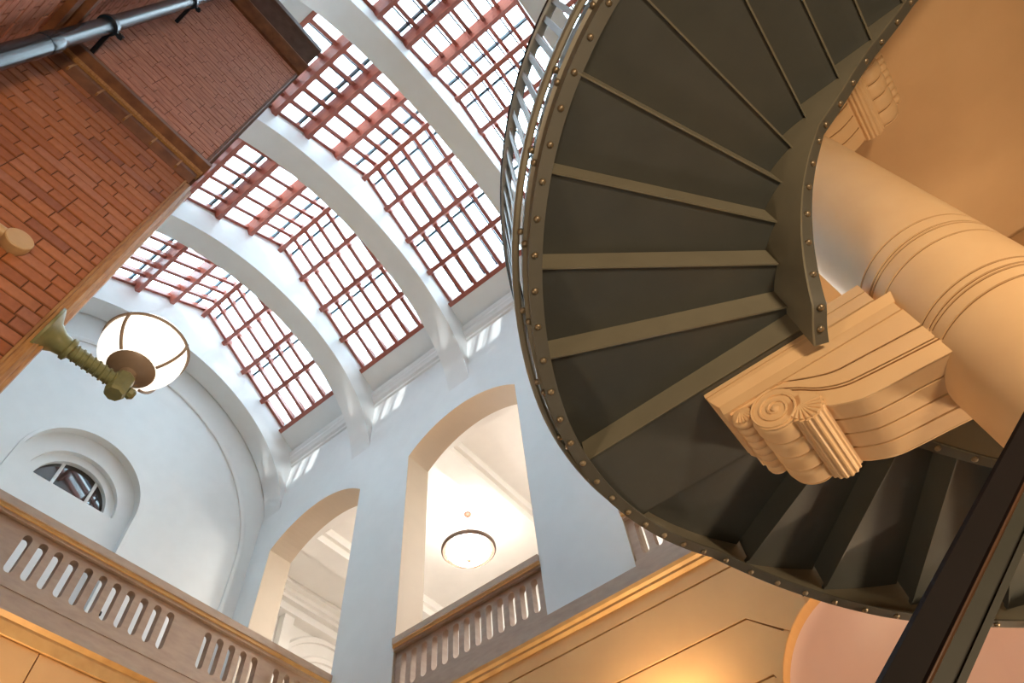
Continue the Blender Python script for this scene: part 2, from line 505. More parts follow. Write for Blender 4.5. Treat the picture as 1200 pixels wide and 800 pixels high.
# --- brick pier
pier = struct(empty('wall_brick_pier', (LX, D, FLOOR)), 'brown brick pier with moulded band and projecting cornice')
PX1 = .026
PT = 8.55
MB().box(LX, PX1 + .05, D + .008, D + .9, FLOOR, 9.2).build('mortar_bed', M['mortar'], pier)
proto = {}
def brick_mesh(L):
    key = round(L, 3)
    if key not in proto:
        b = .003
        h2, t = (CH - .011), .03
        v = [(0, 0, 0), (key, 0, 0), (key, 0, h2), (0, 0, h2)]
        vi = [(b, -t, b), (key - b, -t, b), (key - b, -t, h2 - b), (b, -t, h2 - b)]
        vm = [(0, -t + b, 0), (key, -t + b, 0), (key, -t + b, h2), (0, -t + b, h2)]
        f = [(8, 9, 10, 11)] + [(4 + i, 4 + (i + 1) % 4, 8 + (i + 1) % 4, 8 + i) for i in range(4)] + [(i, (i + 1) % 4, 4 + (i + 1) % 4, 4 + i) for i in range(4)]
        proto[key] = MB().add(v + vm + vi, f).mesh('brick')
        proto[key].materials.append(M['brick'])
    return proto[key]
z, k = 2.28, 0
up = MB()
while z < PT:
    if 4.60 < z < 4.93:
        z += CH
        k += 1
        continue
    x = LX - (.11 if k % 2 else 0) - (random.choice((0, .06)))
    while x < PX1 - .02:
        L = random.choice((.205, .205, .205, .205, .095))
        a, b = max(x, LX), min(x + L, PX1)
        if b - a > .02:
            if z < 4.60:
                L2 = round(b - a, 3)
                inst(brick_mesh(L2), 'brick', pier, Matrix.Translation((a, D + .03 + random.uniform(-.003, .003), z)))
            else:
                up.box(a, b, D + random.uniform(-.003, .003), D + .03, z, z + CH - .011)
        x += L + .005
    z += CH
    k += 1
tag(up.build('brick', M['brickj'], pier), kind='stuff')
# vertical terracotta corner trim
def trimpoly(x0): return [(x0, D - .006), (x0 + .012, D - .010), (x0 + .016, D + .004), (x0 + .045, D - .002), (x0 + .062, D + .014), (x0 + .066, D + .03), (x0 + .082, D + .034), (x0 + .088, D + .06), (x0, D + .06)]
MB().prism(trimpoly(PX1), (0, 0, FLOOR), X_, Y_, Z_ * (4.62 - FLOOR)).build('corner_trim', M['terra'], pier)
MB().prism([(PX1 + (a - PX1) * .5, D + (b - D) * .8) for a, b in trimpoly(PX1)], (0, 0, 4.9), X_, Y_, Z_ * (PT - 4.9)).build('corner_trim', M['terrad'], pier)
# moulded band
def yband(name, m, prof, x0, x1):
    return MB().prism(prof, (x0, 0, 0), Y_, Z_, X_ * (x1 - x0)).build(name, m, pier)
yband('dark_course', M['terrad'], [(D + .03, 4.62), (D - .005, 4.62), (D - .035, 4.70), (D - .035, 4.745), (D + .03, 4.75)], LX, PX1 + .03)
yband('moulding', M['terra'], [(D + .03, 4.75), (D - .05, 4.755), (D - .06, 4.78), (D - .04, 4.80), (D + .03, 4.80)], LX, PX1 + .045)
yband('moulding', M['terrad'], [(D + .03, 4.80), (D - .03, 4.805), (D - .07, 4.86), (D - .085, 4.88), (D - .085, 4.92), (D - .02, 4.945), (D + .03, 4.95)], LX, PX1 + .056)
for i in range(6):
    x = LX + .02 + i * .2
    MB().box(x, x + .012, D - .038, D + .02, 4.64, 4.752).build('joint_rib', M['terra'], pier)
yband('bed_moulding', M['terrad'], [(D + .03, PT), (D - .03, PT), (D - .11, PT + .09), (D - .13, PT + .12), (D - .13, PT + .16), (D + .03, PT + .18)], LX, PX1 + .05)
yband('cornice', M['lead'], [(D + .4, PT + .18), (D - .13, PT + .17), (D - .26, PT + .34), (D - .30, PT + .38), (D - .31, PT + .48), (D + .4, PT + .55)], LX, PX1 + .028)

# --- roof: ribs, plaster slopes, cornices
ceiling = struct(empty('ceiling', (HC * W, 0, 1.7 * W)), 'white ribbed vault framing the gabled skylights')
SL = .0755 / .1215
def roofz(x): return 2.153 + SL * (.902 - x) if x > HC - .004 else 2.153 + SL * (x + .07)
rib_y = [1.672 - .449 * i for i in range(8)]
RT = .086
EA, EB, EZ = .585, .486, 1.736
prof = [(1.004, 1.805)] + [p for p in ell(EA, EB, EZ, 72, 7, 173)] + [(HX0 - .004, 1.805)]
prof = [(min(max(a, HX0 - .003), 1.003), b) for a, b in prof]
topl = [(HX0 - .003, roofz(HX0) + .05), (HC - .004, 2.56), (1.003, roofz(1.0) + .05)]
for y in rib_y:
    plate('rib', M['white'], wp(prof + topl), [], (0, y * W, 0), X_, Z_, Y_, RT * W, ceiling, 20)
for i in range(len(rib_y)):
    y0 = rib_y[i] + RT - .001
    y1 = (rib_y[i - 1] + .001) if i else YE
    if i == 0:
        continue
    for s in (1, -1):
        mx = lambda p: (HC - .004 + s * (p[0] - HC + .004), p[1])
        # sloped plaster panel below the skylight
        P = [mx(p) for p in [(.906, 2.152), (1.02, 2.152 - SL * .114), (1.02, 2.30), (.906, 2.30)]]
        run_profile('plaster_slope', M['white'], P, y0, y1, ceiling)
        P = [mx(p) for p in [(1.004, 2.020), (.994, 2.026), (.994, 2.038), (.986, 2.044), (.983, 2.052), (.978, 2.060), (.978, 2.072), (.970, 2.085), (1.004, 2.10)]]
        run_profile('cornice', M['white'], P, y0, y1, ceiling)
MB().box((HX0 - .06) * W, (HX0 - .0) * W, YB * W, YE * W, 1.5 * W, 2.3 * W).build('spandrel', M['white'], ceiling)

struct(MB().box(-.62 * W, -.27 * W, YB * W, YE * W, FLOOR, 2.76 * W).build('wall_sun_block', M['brickj']), 'unseen brick-coloured wall added outside the roof to limit the sun')  # unseen wall added to keep sunlight high on the arcade wall

# --- gabled skylights, one per bay
nrm_r = Vector((math.sin(math.atan(SL)), 0, math.cos(math.atan(SL))))
dir_r = Vector((math.cos(math.atan(SL)), 0, -math.sin(math.atan(SL))))
def skylight(idx, y0, y1):
    wn = struct(empty('window_%d' % idx, (HC * W, (y0 + y1) / 2 * W, 2.2 * W)), 'gabled skylight of red stained purlins and rafters between two ribs')
    ym, hy = (y0 + y1) / 2 * W, (y1 - y0) / 2 * W
    px = [.902 - .1215 * j for j in range(9)]
    pz = [2.153 + .0755 * min(j, 8 - j) for j in range(9)]
    pz[4] -= .014
    for j in range(9):
        nr = nrm_r.copy()
        dr = dir_r.copy()
        if j > 4:
            nr.x *= -1
            dr = Vector((dir_r.x, 0, -dir_r.z))
        if j == 4:
            nr, dr = Vector((0, 0, 1)), Vector((1, 0, 0))
        base = Vector((px[j] * W, ym, pz[j] * W))
        if j in (0, 8):
            MB().obox(base + nr * .14, dr * .055, Y_ * hy, nr * .14).build('sill_beam', M['wood'], wn)
        else:
            hd = .24 if j == 4 else .165
            MB().obox(base + nr * hd, dr * .055, Y_ * hy, nr * hd).build('purlin', M['wood'], wn)
    nb = 6
    for j in range(8):
        right_ = j < 4
        nr = nrm_r if right_ else Vector((-nrm_r.x, 0, nrm_r.z))
        a = Vector((px[j] * W, 0, (2.153 + .0755 * min(j, 8 - j)) * W))
        b = Vector((px[j + 1] * W, 0, (2.153 + .0755 * min(j + 1, 8 - j - 1)) * W))
        d = (b - a)
        hl = d.length / 2
        d.normalize()
        c = (a + b) / 2
        # rows next to the ridge run on until they meet it above the purlin
        def slab_at(off, cut):
            ex = off * SL if j in (3, 4) else 0
            sg = 1 if j == 3 else -1
            return c + d * (sg * ex / 2), hl - cut + ex / 2
        for i in range(nb + 1):
            yy = y0 * W + .03 + (2 * hy - .06) * i / nb
            cc, hh = slab_at(.225, .02)
            MB().obox(cc + nr * .225 + Y_ * yy, d * hh, Y_ * .042, nr * .06).build('rafter', M['wood'], wn)
            if 0 < i < nb:
                cc, hh = slab_at(.335, .01)
                MB().obox(cc + nr * .335 + Y_ * (yy + .098), d * hh, Y_ * .016, nr * .03).build('glazing_bar', M['navy'], wn)
        cc, hh = slab_at(.295, .01)
        for i in range(nb):
            ya = y0 * W + .03 + (2 * hy - .06) * i / nb + .02
            yb = y0 * W + .03 + (2 * hy - .06) * (i + 1) / nb - .02
            MB().obox(cc + nr * .295 + Y_ * ((ya + yb) / 2), d * hh, Y_ * ((yb - ya) / 2 + .02), nr * .003).build('pane', M['glass'], wn)
        if j in (1, 3, 4, 6):
            e = (b if j in (1, 3) else a) + (d if j in (4, 6) else -d) * .15
            MB().obox(e + nr * .36 + Y_ * ym, d * .03, Y_ * hy, nr * .035).build('glazing_rail', M['teal'], wn)
        # plaster closing strips over purlins (sky is only seen through the panes)
    return wn
for i in range(1, len(rib_y)):
    skylight(i, rib_y[i] + RT, rib_y[i - 1])

# --- gallery behind the arcade
GC = 1.78
gal = struct(empty('ceiling_gallery', (1.5 * W, 0, GC * W)), 'cream beamed ceiling of the gallery behind the arches')
MB().box(1.09 * W, 2.0 * W, YB * W, 2.05 * W, GC * W, (GC + .05) * W).build('slab', M['galw'], gal)
MB().box(1.0921 * W, 1.129 * W, YB * W, 2.0 * W, 1.70 * W, GC * W).build('beam', M['galw'], gal)
for k in range(-3, 3):
    yb = 1.06 + .63 * k
    MB().box(1.129 * W, 1.95 * W, (yb - .085) * W, yb * W, 1.715 * W, GC * W).build('beam', M['galw'], gal)
    MB().box(1.129 * W, 1.95 * W, (yb - .10) * W, (yb + .015) * W, 1.745 * W, GC * W).build('beam_moulding', M['galw'], gal)
wgb = struct(MB().box(1.95 * W, 2.0 * W, YB * W, 2.05 * W, .79 * W, GC * W).build('wall_gallery_back', M['galw']))
MB().box(1.10 * W, 2.0 * W, YB * W, 2.05 * W, .74 * W, .79 * W).build('floor_upper_gallery', M['carpet'])
struct(bpy.data.objects['floor_upper_gallery'])
wge = struct(empty('wall_gallery_end', (1.5 * W, 2.0 * W, .8 * W)), 'cream end wall of the gallery with pilaster, cornice and blind arch')
MB().box(1.09 * W, 2.0 * W, 2.0 * W, 2.05 * W, .79 * W, GC * W).build('panel', M['galw'], wge)
for (z0, z1, p) in ((1.687, 1.70, .05), (1.70, 1.73, .035), (1.73, 1.745, .06), (1.745, 1.765, .075), (1.765, 1.78, .10)):
    MB().box(1.10 * W, 1.95 * W, (2.0 - p) * W, 2.0 * W, z0 * W, z1 * W).build('cornice', M['galw'], wge)
MB().box(1.325 * W, 1.372 * W, 1.965 * W, 2.0 * W, .79 * W, 1.687 * W).build('pilaster', M['galw'], wge)
for r in (.20, .275):
    curve_band('blind_arch', M['galw'], [(a, b) for a, b in arcpts(1.60, 1.40, r, 0, 180, 32)], [(0, -.002), (0, .012), (.016, .016), (.026, .006), (.026, -.002)], 2.0, wge)

# --- upper landing soffit above the stair, with downstand beam
slab = struct(empty('ceiling_landing', (4.3, -4, 6.0)), 'plain ochre plaster soffit above the stair column')
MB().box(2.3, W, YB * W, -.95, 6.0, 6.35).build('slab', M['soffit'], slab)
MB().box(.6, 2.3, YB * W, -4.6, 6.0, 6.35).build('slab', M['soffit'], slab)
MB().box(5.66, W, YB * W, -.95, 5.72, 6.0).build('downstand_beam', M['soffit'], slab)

# ================================================================== THINGS
# --- stone balustrades with pierced stadium slots
def stadium(cx, z0, z1, r, n=8):
    return arcpts(cx, z1 - r, r, 0, 180, n) + arcpts(cx, z0 + r, r, 180, 360, n)
def balustrade(label, O, U, N, a0, a1, slots, base=None):
    """U: along, N: into the wall; a0,a1 and slots in units of W along U"""
    mid = (a0 + a1) / 2
    b = empty('stone_balustrade', Vector(O) + U * mid * W + Vector((0, 0, .79 * W)))
    tag(b, label, 'balustrade', 'pierced stone balustrades of the galleries')
    plate('pierced_panel', M['stone'], wp([(a0, .8165), (a1, .8165), (a1, .944), (a0, .944)]),
          [wp(stadium(s, .8455, .927, .0082)) for s in slots], Vector(O) + N * .05, U, Z_, N, .115, b, 30)
    def lay(name, m, z0, z1, p0, p1):
        c = Vector(O) + U * (mid * W) + N * ((p0 + p1) / 2) + Z_ * ((z0 + z1) / 2 * W)
        MB().obox(c, U * ((a1 - a0) / 2 * W), N * ((p1 - p0) / 2), Z_ * ((z1 - z0) / 2 * W)).build(name, m, b)
    lay('rail_moulding', M['stone'], .9395, .9460, -.005, .215)
    lay('rail_moulding', M['stone_lit'], .9460, .953, -.03, .24)
    lay('top_rail', M['stone'], .953, .9695, -.05, .26)
    lay('base_moulding', M['stone'], .8165, .829, -.002, .215)
    lay('base_moulding', M['stone'], .829, .8345, .008, .205)
    return b
for n, y in enumerate(arch_y[1:3]):
    s0 = y + .0125
    slots = [s0 + .0309 * i for i in range(13)]
    slots = [s + (OPW - .025 - .0309 * 12) / 2 for s in slots]
    balustrade(('stone balustrade under the arch with the glowing bowl lamp', 'stone balustrade beside the rim of the dark stair')[n],
               (W, 0, 0), Y_, X_, y, y + OPW, slots)
sl = [.257 + .0312 * i for i in range(11)] + [.6635 + .0312 * i for i in range(5)] + [.850 + .0312 * i for i in range(4)] + [.257 - .0312 * i - .094 for i in range(1, 8)]
eb = balustrade('long stone balustrade in front of the lunette wall', (0, GY * W, 0), X_, Y_, HX0 + .002, .9985, sl)
MB().box(HX0 * W, .9985 * W, (GY + .001) * W, (GY + .05) * W, .7785 * W, .8163 * W).build('plinth', M['stone'], eb)
MB().prism([((GY - .002) * W, .7785 * W), ((GY - .012) * W, .774 * W), ((GY - .004) * W, .768 * W), ((GY - .004) * W, .763 * W), (GY * W, .745 * W), ((GY + .05) * W, .745 * W), ((GY + .05) * W, .7785 * W)],
           (HX0 * W, 0, 0), Y_, Z_, X_ * ((.9985 - HX0) * W)).build('moulding', M['stone_lit'], eb)
# black latch seen in one slot
lt = tag(MB().tube([(.465 * W, GY * W + .62, .7905 * W), (.465 * W, GY * W + .62, .91 * W)], .012).add(*(lambda m: (m.v, m.f))(MB().lathe([(.0, -.03), (.035, -.02), (.035, .02), (0, .03)], (.465 * W, GY * W + .62, .915 * W), 12))).build('microphone_stand', M['black']),
         'thin black stand seen through a slot of the long balustrade', 'stand')

# --- column in the stair well
SC = Vector((3.085, -1.12, 0))
CC = Vector((3.085, -1.075, 0))
colm = tag(empty('round_column', (CC.x, CC.y, FLOOR)), 'round ochre plaster column rising through the stair well with grooved bands', 'column')
R0 = .395
prof = [(R0 + .06, FLOOR), (R0 + .06, FLOOR + .25), (R0, FLOOR + .35), (R0, 2.60)]
ring_z = [2.625, 2.708, 2.732, 2.785, 3.125, 3.230, 3.254, 3.35]
prev = 2.60
for zr in ring_z:
    prof += [(R0, zr - .008), (R0 - .012, zr - .0066), (R0 - .012, zr + .0066), (R0, zr + .008)]
prof += [(R0, 3.6), (R0 - .006, 5.98)]
MB().lathe(prof, CC, 96).build('shaft', M['corbel'], colm, 35)
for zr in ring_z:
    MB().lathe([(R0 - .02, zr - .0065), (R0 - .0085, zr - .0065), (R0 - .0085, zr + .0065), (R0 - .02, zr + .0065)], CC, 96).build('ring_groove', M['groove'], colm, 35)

# --- volute consoles
def catmull(P, n=8):
    out = []
    Q = [P[0]] + list(P) + [P[-1]]
    for i in range(1, len(Q) - 2):
        p0, p1, p2, p3 = [Vector(q) for q in Q[i - 1:i + 3]]
        for k in range(n):
            t = k / n
            out.append(tuple(.5 * ((2 * p1) + (-p0 + p2) * t + (2 * p0 - 5 * p1 + 4 * p2 - p3) * t * t + (-p0 + 3 * p1 - 3 * p2 + p3) * t ** 3)))
    out.append(tuple(P[-1]))
    return out
LOW = catmull([(.03, 2.645), (-.06, 2.66), (-.146, 2.645), (-.208, 2.607), (-.32, 2.560), (-.45, 2.548), (-.61, 2.545), (-.80, 2.535)])
G1 = catmull([(-.02, 2.945), (-.069, 2.936), (-.189, 2.866), (-.299, 2.818), (-.444, 2.805), (-.735, 2.787), (-.80, 2.785)])
G2 = catmull([(.03, 2.925), (-.007, 2.918), (-.097, 2.852), (-.187, 2.768), (-.291, 2.712), (-.412, 2.692), (-.733, 2.667), (-.80, 2.665)])
VC = (.062, 2.785)
def console(label):
    b = tag(empty('console_bracket', (CC.x, -.8, 2.55)), label, 'corbel')
    b['group'] = 'volute consoles on the stair column'
    x0, x1 = 2.825, 3.345
    def pr(name, poly, xa, xb, m=M['corbel'], sm=None):
        return MB().prism(poly, (xa, 0, 0), Y_, Z_, X_ * (xb - xa)).build(name, m, b, sm)
    TOPB = 2.95
    core = [(p[0], p[1] + .012) for p in LOW] + [(-.80, TOPB), (.02, TOPB), (.03, TOPB - .1)]
    pr('core', core, x0 + .014, x1 - .014, M['groove'])
    body = list(LOW) + [(-.80, TOPB), (.02, TOPB), (.03, TOPB - .1)]
    nseg, gp = 4, .014
    wd_ = (x1 - x0 - gp * (nseg - 1) - .028) / nseg
    for i in range(nseg):
        xa = x0 + .014 + i * (wd_ + gp)
        pr('band', body, xa, xa + wd_, sm=30)
    # side plates separated by incised lines
    g = .009
    up_ = lambda L: [(a, c + g) for a, c in L]
    dn = lambda L: [(a, c - g) for a, c in L]
    A = up_(G1) + [(-.80, TOPB), (-.03, TOPB)]
    B = up_(G2) + list(reversed(dn(G1)))
    C_ = list(LOW) + list(reversed([(a, c - g * .6) for a, c in G2]))
    for (xa, xb) in ((x0, x0 + .0135), (x1 - .0135, x1)):
        for poly in (A, B, C_):
            plate('side_plate', M['corbel'], poly, [], (xa, 0, 0), Y_, Z_, X_, xb - xa, b)
        # second line of the double groove, a dark tube painting in its shade
        for off in (-.022,):
            L = [(a, c + off) for a, c in G2]
            xx = x0 - .0012 if xa == x0 else x1 + .0012
            MB().tube([(xx, a, c) for a, c in L], .0045, 6).build('groove_shade_line', M['groove'], b)
    # volute roll: four bulging drums
    vr = .150
    segs = []
    tot = x1 - x0 + .012
    for i in range(4):
        xa = x0 - .006 + tot / 4 * i
        L = tot / 4
        pf = [(vr - .016, .004), (vr - .006, .012), (vr, L * .3), (vr, L * .7), (vr - .006, L - .012), (vr - .016, L - .004)]
        MB().lathe(pf, (xa, VC[0], VC[1]), 48, X_).build('volute_drum', M['corbel'], b, 40)
    MB().lathe([(vr - .02, .002), (vr - .02, tot - .002)], (x0 - .006, VC[0], VC[1]), 48, X_).build('volute_core', M['groove'], b, 40)
    for sx, xx in ((-1, x0 - .006), (1, x1 + .006)):
        pts, rs = [], []
        N = 90
        for i in range(N + 1):
            t = i / N
            ang = math.radians(75) - sx * 0 + 2 * PI * 2.6 * t
            r = .145 * (1 - t) ** 1.0 + .022 * t
            pts.append((xx + sx * .008, VC[0] - r * math.cos(ang) * 1, VC[1] + r * math.sin(ang)))
            rs.append(.008)
        MB().tube(pts, rs, 6).build('spiral', M['corbel'], b, 60)
        MB().lathe([(.022, 0), (.022, .012), (.016, .020), (0.001, .022)], (xx, VC[0], VC[1]), 24, X_ * sx).build('volute_eye', M['corbel'], b, 50)
        MB().lathe([(vr - .010, 0), (vr - .010, .006)], (xx, VC[0], VC[1]), 48, X_ * sx).build('volute_disc', M['corbel'], b, 50)
    # fluted roll behind the volute
    fc = (-.072, 2.690)
    nf = 18
    ring = []
    for i in range(nf * 4):
        t = 2 * PI * i / (nf * 4)
        r = .093 + (.008 if i % 4 in (1, 2) else 0)
        ring.append((fc[0] + r * math.cos(t), fc[1] + r * math.sin(t)))
    pr('fluted_roll', ring, x0 - .012, x1 + .012, sm=20)
    for sx, xx in ((-1, x0 - .012), (1, x1 + .012)):
        for i in range(9):
            t = math.radians(175 + 22 * i)
            c0 = Vector((xx, fc[0] + .02, fc[1] + .03))
            c1 = Vector((xx, fc[0] + .088 * math.cos(t), fc[1] + .088 * math.sin(t)))
            MB().tube([c0, c0.lerp(c1, .5), c1], [.004, .008, .012], 8).build('shell_rib', M['corbel'], b, 60)
    # leaf roll in front of the volute, scalloped
    lc = (.235, 2.885)
    n8 = 8
    for i in range(n8):
        L = (x1 - x0) / n8
        MB().lathe([(.045, 0), (.066, L * .2), (.070, L * .5), (.066, L * .8), (.045, L)], (x0 + L * i, lc[0], lc[1]), 20, X_).build('leaf_scallop', M['corbel'], b, 50)
    for i in range(7):
        t = math.radians(190 + 22 * i)
        MB().tube([(x0 - .002, lc[0], lc[1] + .03), (x0 - .002, lc[0] + .06 * math.cos(t), lc[1] + .06 * math.sin(t))], [.004, .010], 6).build('shell_rib', M['corbel'], b, 60)
    # abacus slab: fillet, cavetto and fascia
    def lay(name, z0, z1, ext, tip, back, m=M['corbel']):
        MB().box(x0 - ext, x1 + ext, back, tip, z0, z1).build(name, m, b)
    lay('abacus', 3.128, 3.158, .032, .366, -.36)
    lay('abacus', 3.095, 3.124, .026, .358, -.36)
    lay('abacus_joint', 3.12, 3.13, .020, .35, -.355, M['groove'])
    # cavetto
    mbb = MB()
    q0, q1 = (.018, .340), (.004, .322)
    v = [(x0 - .026, -.80, 3.095), (x1 + .026, -.80, 3.095), (x1 + .026, .358, 3.095), (x0 - .026, .358, 3.095),
         (x0 - .004, -.78, 3.03), (x1 + .004, -.78, 3.03), (x1 + .004, .326, 3.03), (x0 - .004, .326, 3.03)]
    mbb.add(v, [(3, 2, 1, 0), (4, 5, 6, 7), (0, 1, 5, 4), (1, 2, 6, 5), (2, 3, 7, 6), (3, 0, 4, 7)]).build('cavetto', M['corbel'], b)
    lay('fascia', 2.955, 3.03, .006, .322, -.77)
    lay('fascia_undercut', 2.935, 2.956, -.012, .29, -.78)  # recessed undercut below the fascia, plain plaster
    return b
con1 = console('large ochre volute console under the stair landing beam')
# block tying the console to the column and stair
blk = empty('tie', (0, 0, 0))
bpy.data.objects.remove(blk)
MB().box(2.845, 3.325, -.72, -.37, 3.16, 3.25).build('tie_block', M['corbel'], con1)
MB().box(2.845, 3.325, -.72, -.37, 3.258, 3.335).build('tie_block', M['corbel'], con1)
MB().box(2.852, 3.318, -.72, -.38, 3.24, 3.27).build('tie_joint', M['groove'], con1)

def copy_tree(o, mw):
    c = o.copy()
    COL.objects.link(c)
    for ch in [x for x in COL.objects if x.parent == o and not x.name.startswith('tie')]:
        d = ch.copy()
        COL.objects.link(d)
        d.parent = c
        d.matrix_parent_inverse = ch.matrix_parent_inverse.copy()
    c.matrix_basis = mw
    return c
bpy.context.view_layer.update()
piv = Vector((3.085, -.965, 0))
con2 = copy_tree(con1, Matrix.Translation((0, 0, 2.82)) @ Matrix.Translation(piv) @ Matrix.Rotation(PI, 4, 'Z') @ Matrix.Translation(-piv) @ con1.matrix_basis)
con2['label'] = 'upper volute console against the plain ochre soffit above the stair'

# --- the stair
H = .18
KM = .0257
RI, ROUT = .885, 2.35
Z0 = 4.6
def tk(k): return -90 + 12.8 * (k - 2)
def tn(n): return 33 + 13.3 * (n - 8)
def plan(t, r):
    if t < -90: return Vector((SC.x - r, SC.y - (-90 - t) * KM, 0)), Vector((-1, 0, 0))
    if t > 90: return Vector((SC.x + r, SC.y - (t - 90) * KM, 0)), Vector((1, 0, 0))
    a = math.radians(t)
    d = Vector((math.sin(a), math.cos(a), 0))
    return Vector((SC.x, SC.y, 0)) + d * r, d
def interp(tab, t):
    if t <= tab[0][0]:
        return tab[0][1] - (t - tab[0][0]) * H / 12.8
    for (a, za), (b, zb) in zip(tab, tab[1:]):
        if t <= b:
            return za + (zb - za) * (t - a) / (b - a)
    return tab[-1][1] - (t - tab[-1][0]) * H / 13.3
ZO = [(-73.5, 4.014), (-64.6, 3.871), (-55.2, 3.723), (-46.3, 3.567), (-37.2, 3.416), (-29.3, 3.275), (-23, 3.19), (-18, 3.15), (-13, 3.132), (0, 3.126), (16, 3.138), (26, 3.150), (30.9, 3.094), (40.3, 2.958), (54.1, 2.742)]
ZI = [(-130.5, 4.80), (-123.9, 4.68), (-110.6, 4.475), (-97.8, 4.20), (-85.3, 3.968), (-76.6, 3.82), (-68.6, 3.68), (-60.4, 3.527), (-52.4, 3.375), (-44.1, 3.21), (-36, 3.045), (-21, 2.98)]
ZIR = [(21, 3.05), (30, 3.0), (45, 2.93), (56, 2.80), (65, 2.67)]
T0, T1 = tk(-8), tn(33)
stair = tag(empty('iron_staircase', (SC.x + 2, -7.7, FLOOR)), 'dark olive iron staircase curving overhead with riveted stringers', 'staircase')
def seg_poly(ta, tb, ri, ro, n=6):
    o_ = [plan(ta + (tb - ta) * i / n, ro)[0] for i in range(n + 1)]
    i_ = [plan(tb + (ta - tb) * i / n, ri)[0] for i in range(n + 1)]
    return [(p.x, p.y) for p in o_ + i_]
steps = [(tk(k), tk(k + 1), Z0 - H * k) for k in range(-8, 7)] + [(tk(7), tn(8), Z0 - H * 7)] + [(tn(n), tn(n + 1), Z0 - H * n) for n in range(8, 33)]
for (ta, tb, zz) in steps:
    n = 12 if tb - ta > 20 else 5
    nm = 'landing_plate' if tb - ta > 20 else 'tread'
    MB().prism(seg_poly(ta, tb, RI, ROUT + .044, n), (0, 0, zz), X_, Y_, Z_ * .03).build(nm, M['olive'], stair)
for ta, zz in [(tk(k), Z0 - H * k) for k in range(-7, 8)] + [(tn(n), Z0 - H * n) for n in range(8, 33)]:
    a, d = plan(ta, RI)
    b, _ = plan(ta, ROUT)
    tng = Vector((-d.y, d.x, 0))
    c = (a + b) / 2
    MB().obox(c + Z_ * (zz + H / 2 - .006), (b - a) / 2, tng * .004, Z_ * (H / 2 + .006)).build('riser', M['olive_lit'] if ta < 0 else M['olive'], stair)  # left-flight risers take the lit tone of the olive paint
    MB().obox(c + Z_ * (zz - .012), (b - a) / 2, tng * .0055, Z_ * .003).build('riser_lip', M['olive_lit'] if ta < 0 else M['olive'], stair)
# landing beam on the console
bx0, bx1 = 2.755, 3.415
poly = []
for i in range(9):
    x = bx0 + (bx1 - bx0) * i / 8
    poly.append((x, SC.y + math.sqrt((ROUT) ** 2 - (x - SC.x) ** 2)))
poly += [(bx1, -.36), (bx0, -.36)]
MB().prism(poly, (0, 0, 3.16), X_, Y_, Z_ * .01).build('beam_bottom_plate', M['olive'], stair)
for x in (bx0, bx1):
    yy = SC.y + math.sqrt(ROUT ** 2 - (x - SC.x) ** 2)
    MB().box(x - .006, x + .006, -.36, yy, 3.16, 3.34).build('beam_web', M['olive_lit'] if x == bx0 else M['olive'], stair)  # web facing the hall takes the lit tone
def strip(name, m, ts, zf, sec, smooth=30, parent=stair):
    """sec: list of (radius, dz)"""
    rings = []
    for t in ts:
        zz = zf(t)
        rings.append([plan(t, r)[0] + Z_ * (zz + dz) for r, dz in sec])
    return MB().sweep(rings).build(name, m, parent, smooth)
def rng(a, b, st):
    n = max(1, int(math.ceil((b - a) / st)))
    return [a + (b - a) * i / n for i in range(n + 1)]
zo = lambda t: interp(ZO, t)
zi = lambda t: interp(ZI, t)
zir = lambda t: interp(ZIR, t)
TS = rng(T0, -90, 6)[:-1] + rng(-90, 90, 2.0) + rng(90, T1, 6)[1:]
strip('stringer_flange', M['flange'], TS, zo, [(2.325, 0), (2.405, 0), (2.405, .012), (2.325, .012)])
strip('stringer_web', M['olive_lit'], TS, zo, [(2.393, .012), (2.405, .012), (2.405, .34), (2.393, .34)])
strip('stringer_cap', M['olive_lit'], TS, zo, [(2.405, .115), (2.428, .12), (2.428, .19), (2.405, .195)])
strip('shoe_rail', M['olive_lit'], TS, zo, [(2.444, .17), (2.455, .16), (2.475, .162), (2.487, .178), (2.487, .22), (2.444, .225)])
# inner stringers, cut where the landing beam passes
TIs = rng(T0, -90, 6)[:-1] + rng(-90, -22, 2.5)
strip('inner_stringer', M['olive_lit'], TIs, zi, [(.872, 0), (.884, 0), (.884, .80), (.872, .80)])
strip('inner_flange', M['flange'], TIs, zi, [(.80, 0), (.872, 0), (.872, .012), (.80, .012)])
TIr = rng(22, 90, 2.5) + rng(90, T1, 6)[1:]
strip('inner_stringer', M['olive_lit'], TIr, zir, [(.872, 0), (.884, 0), (.884, .62), (.872, .62)])
strip('inner_flange', M['flange'], TIr, zir, [(.872, 0), (.95, 0), (.95, .012), (.872, .012)])
# rivets
rv = MB().lathe([(.0001, -.019), (.011, -.017), (.019, -.009), (.021, 0)], (0, 0, 0), 12).mesh('rivet')
rv.materials.append(M['bronze'])
for p in rv.polygons: p.use_smooth = True
t = -73.5 - 4.62 * 6
while t < 110:
    p, d = plan(t, 2.37)
    inst(rv, 'rivet', stair, Matrix.Translation(p + Z_ * zo(t)))
    t += 4.62
for t in (-143.5, -137, -130.5, -123.9, -117.2, -110.6, -104, -97.8, -91.5, -85.3, -76.6, -68.6, -60.4, -52.4, -44.1, -36, -28):
    p, d = plan(t, .838)
    inst(rv, 'rivet', stair, Matrix.Translation(p + Z_ * zi(t)))
for t in (28, 36, 44, 53, 62, 71, 80, 89):
    p, d = plan(t, .912)
    inst(rv, 'rivet', stair, Matrix.Translation(p + Z_ * zir(t)))
bs = MB().lathe([(.0001, -.024), (.014, -.02), (.02, -.01), (.02, .004)], (0, 0, 0), 12).mesh('bolt')
bs.materials.append(M['bronze'])
for p in bs.polygons: p.use_smooth = True
t = -104
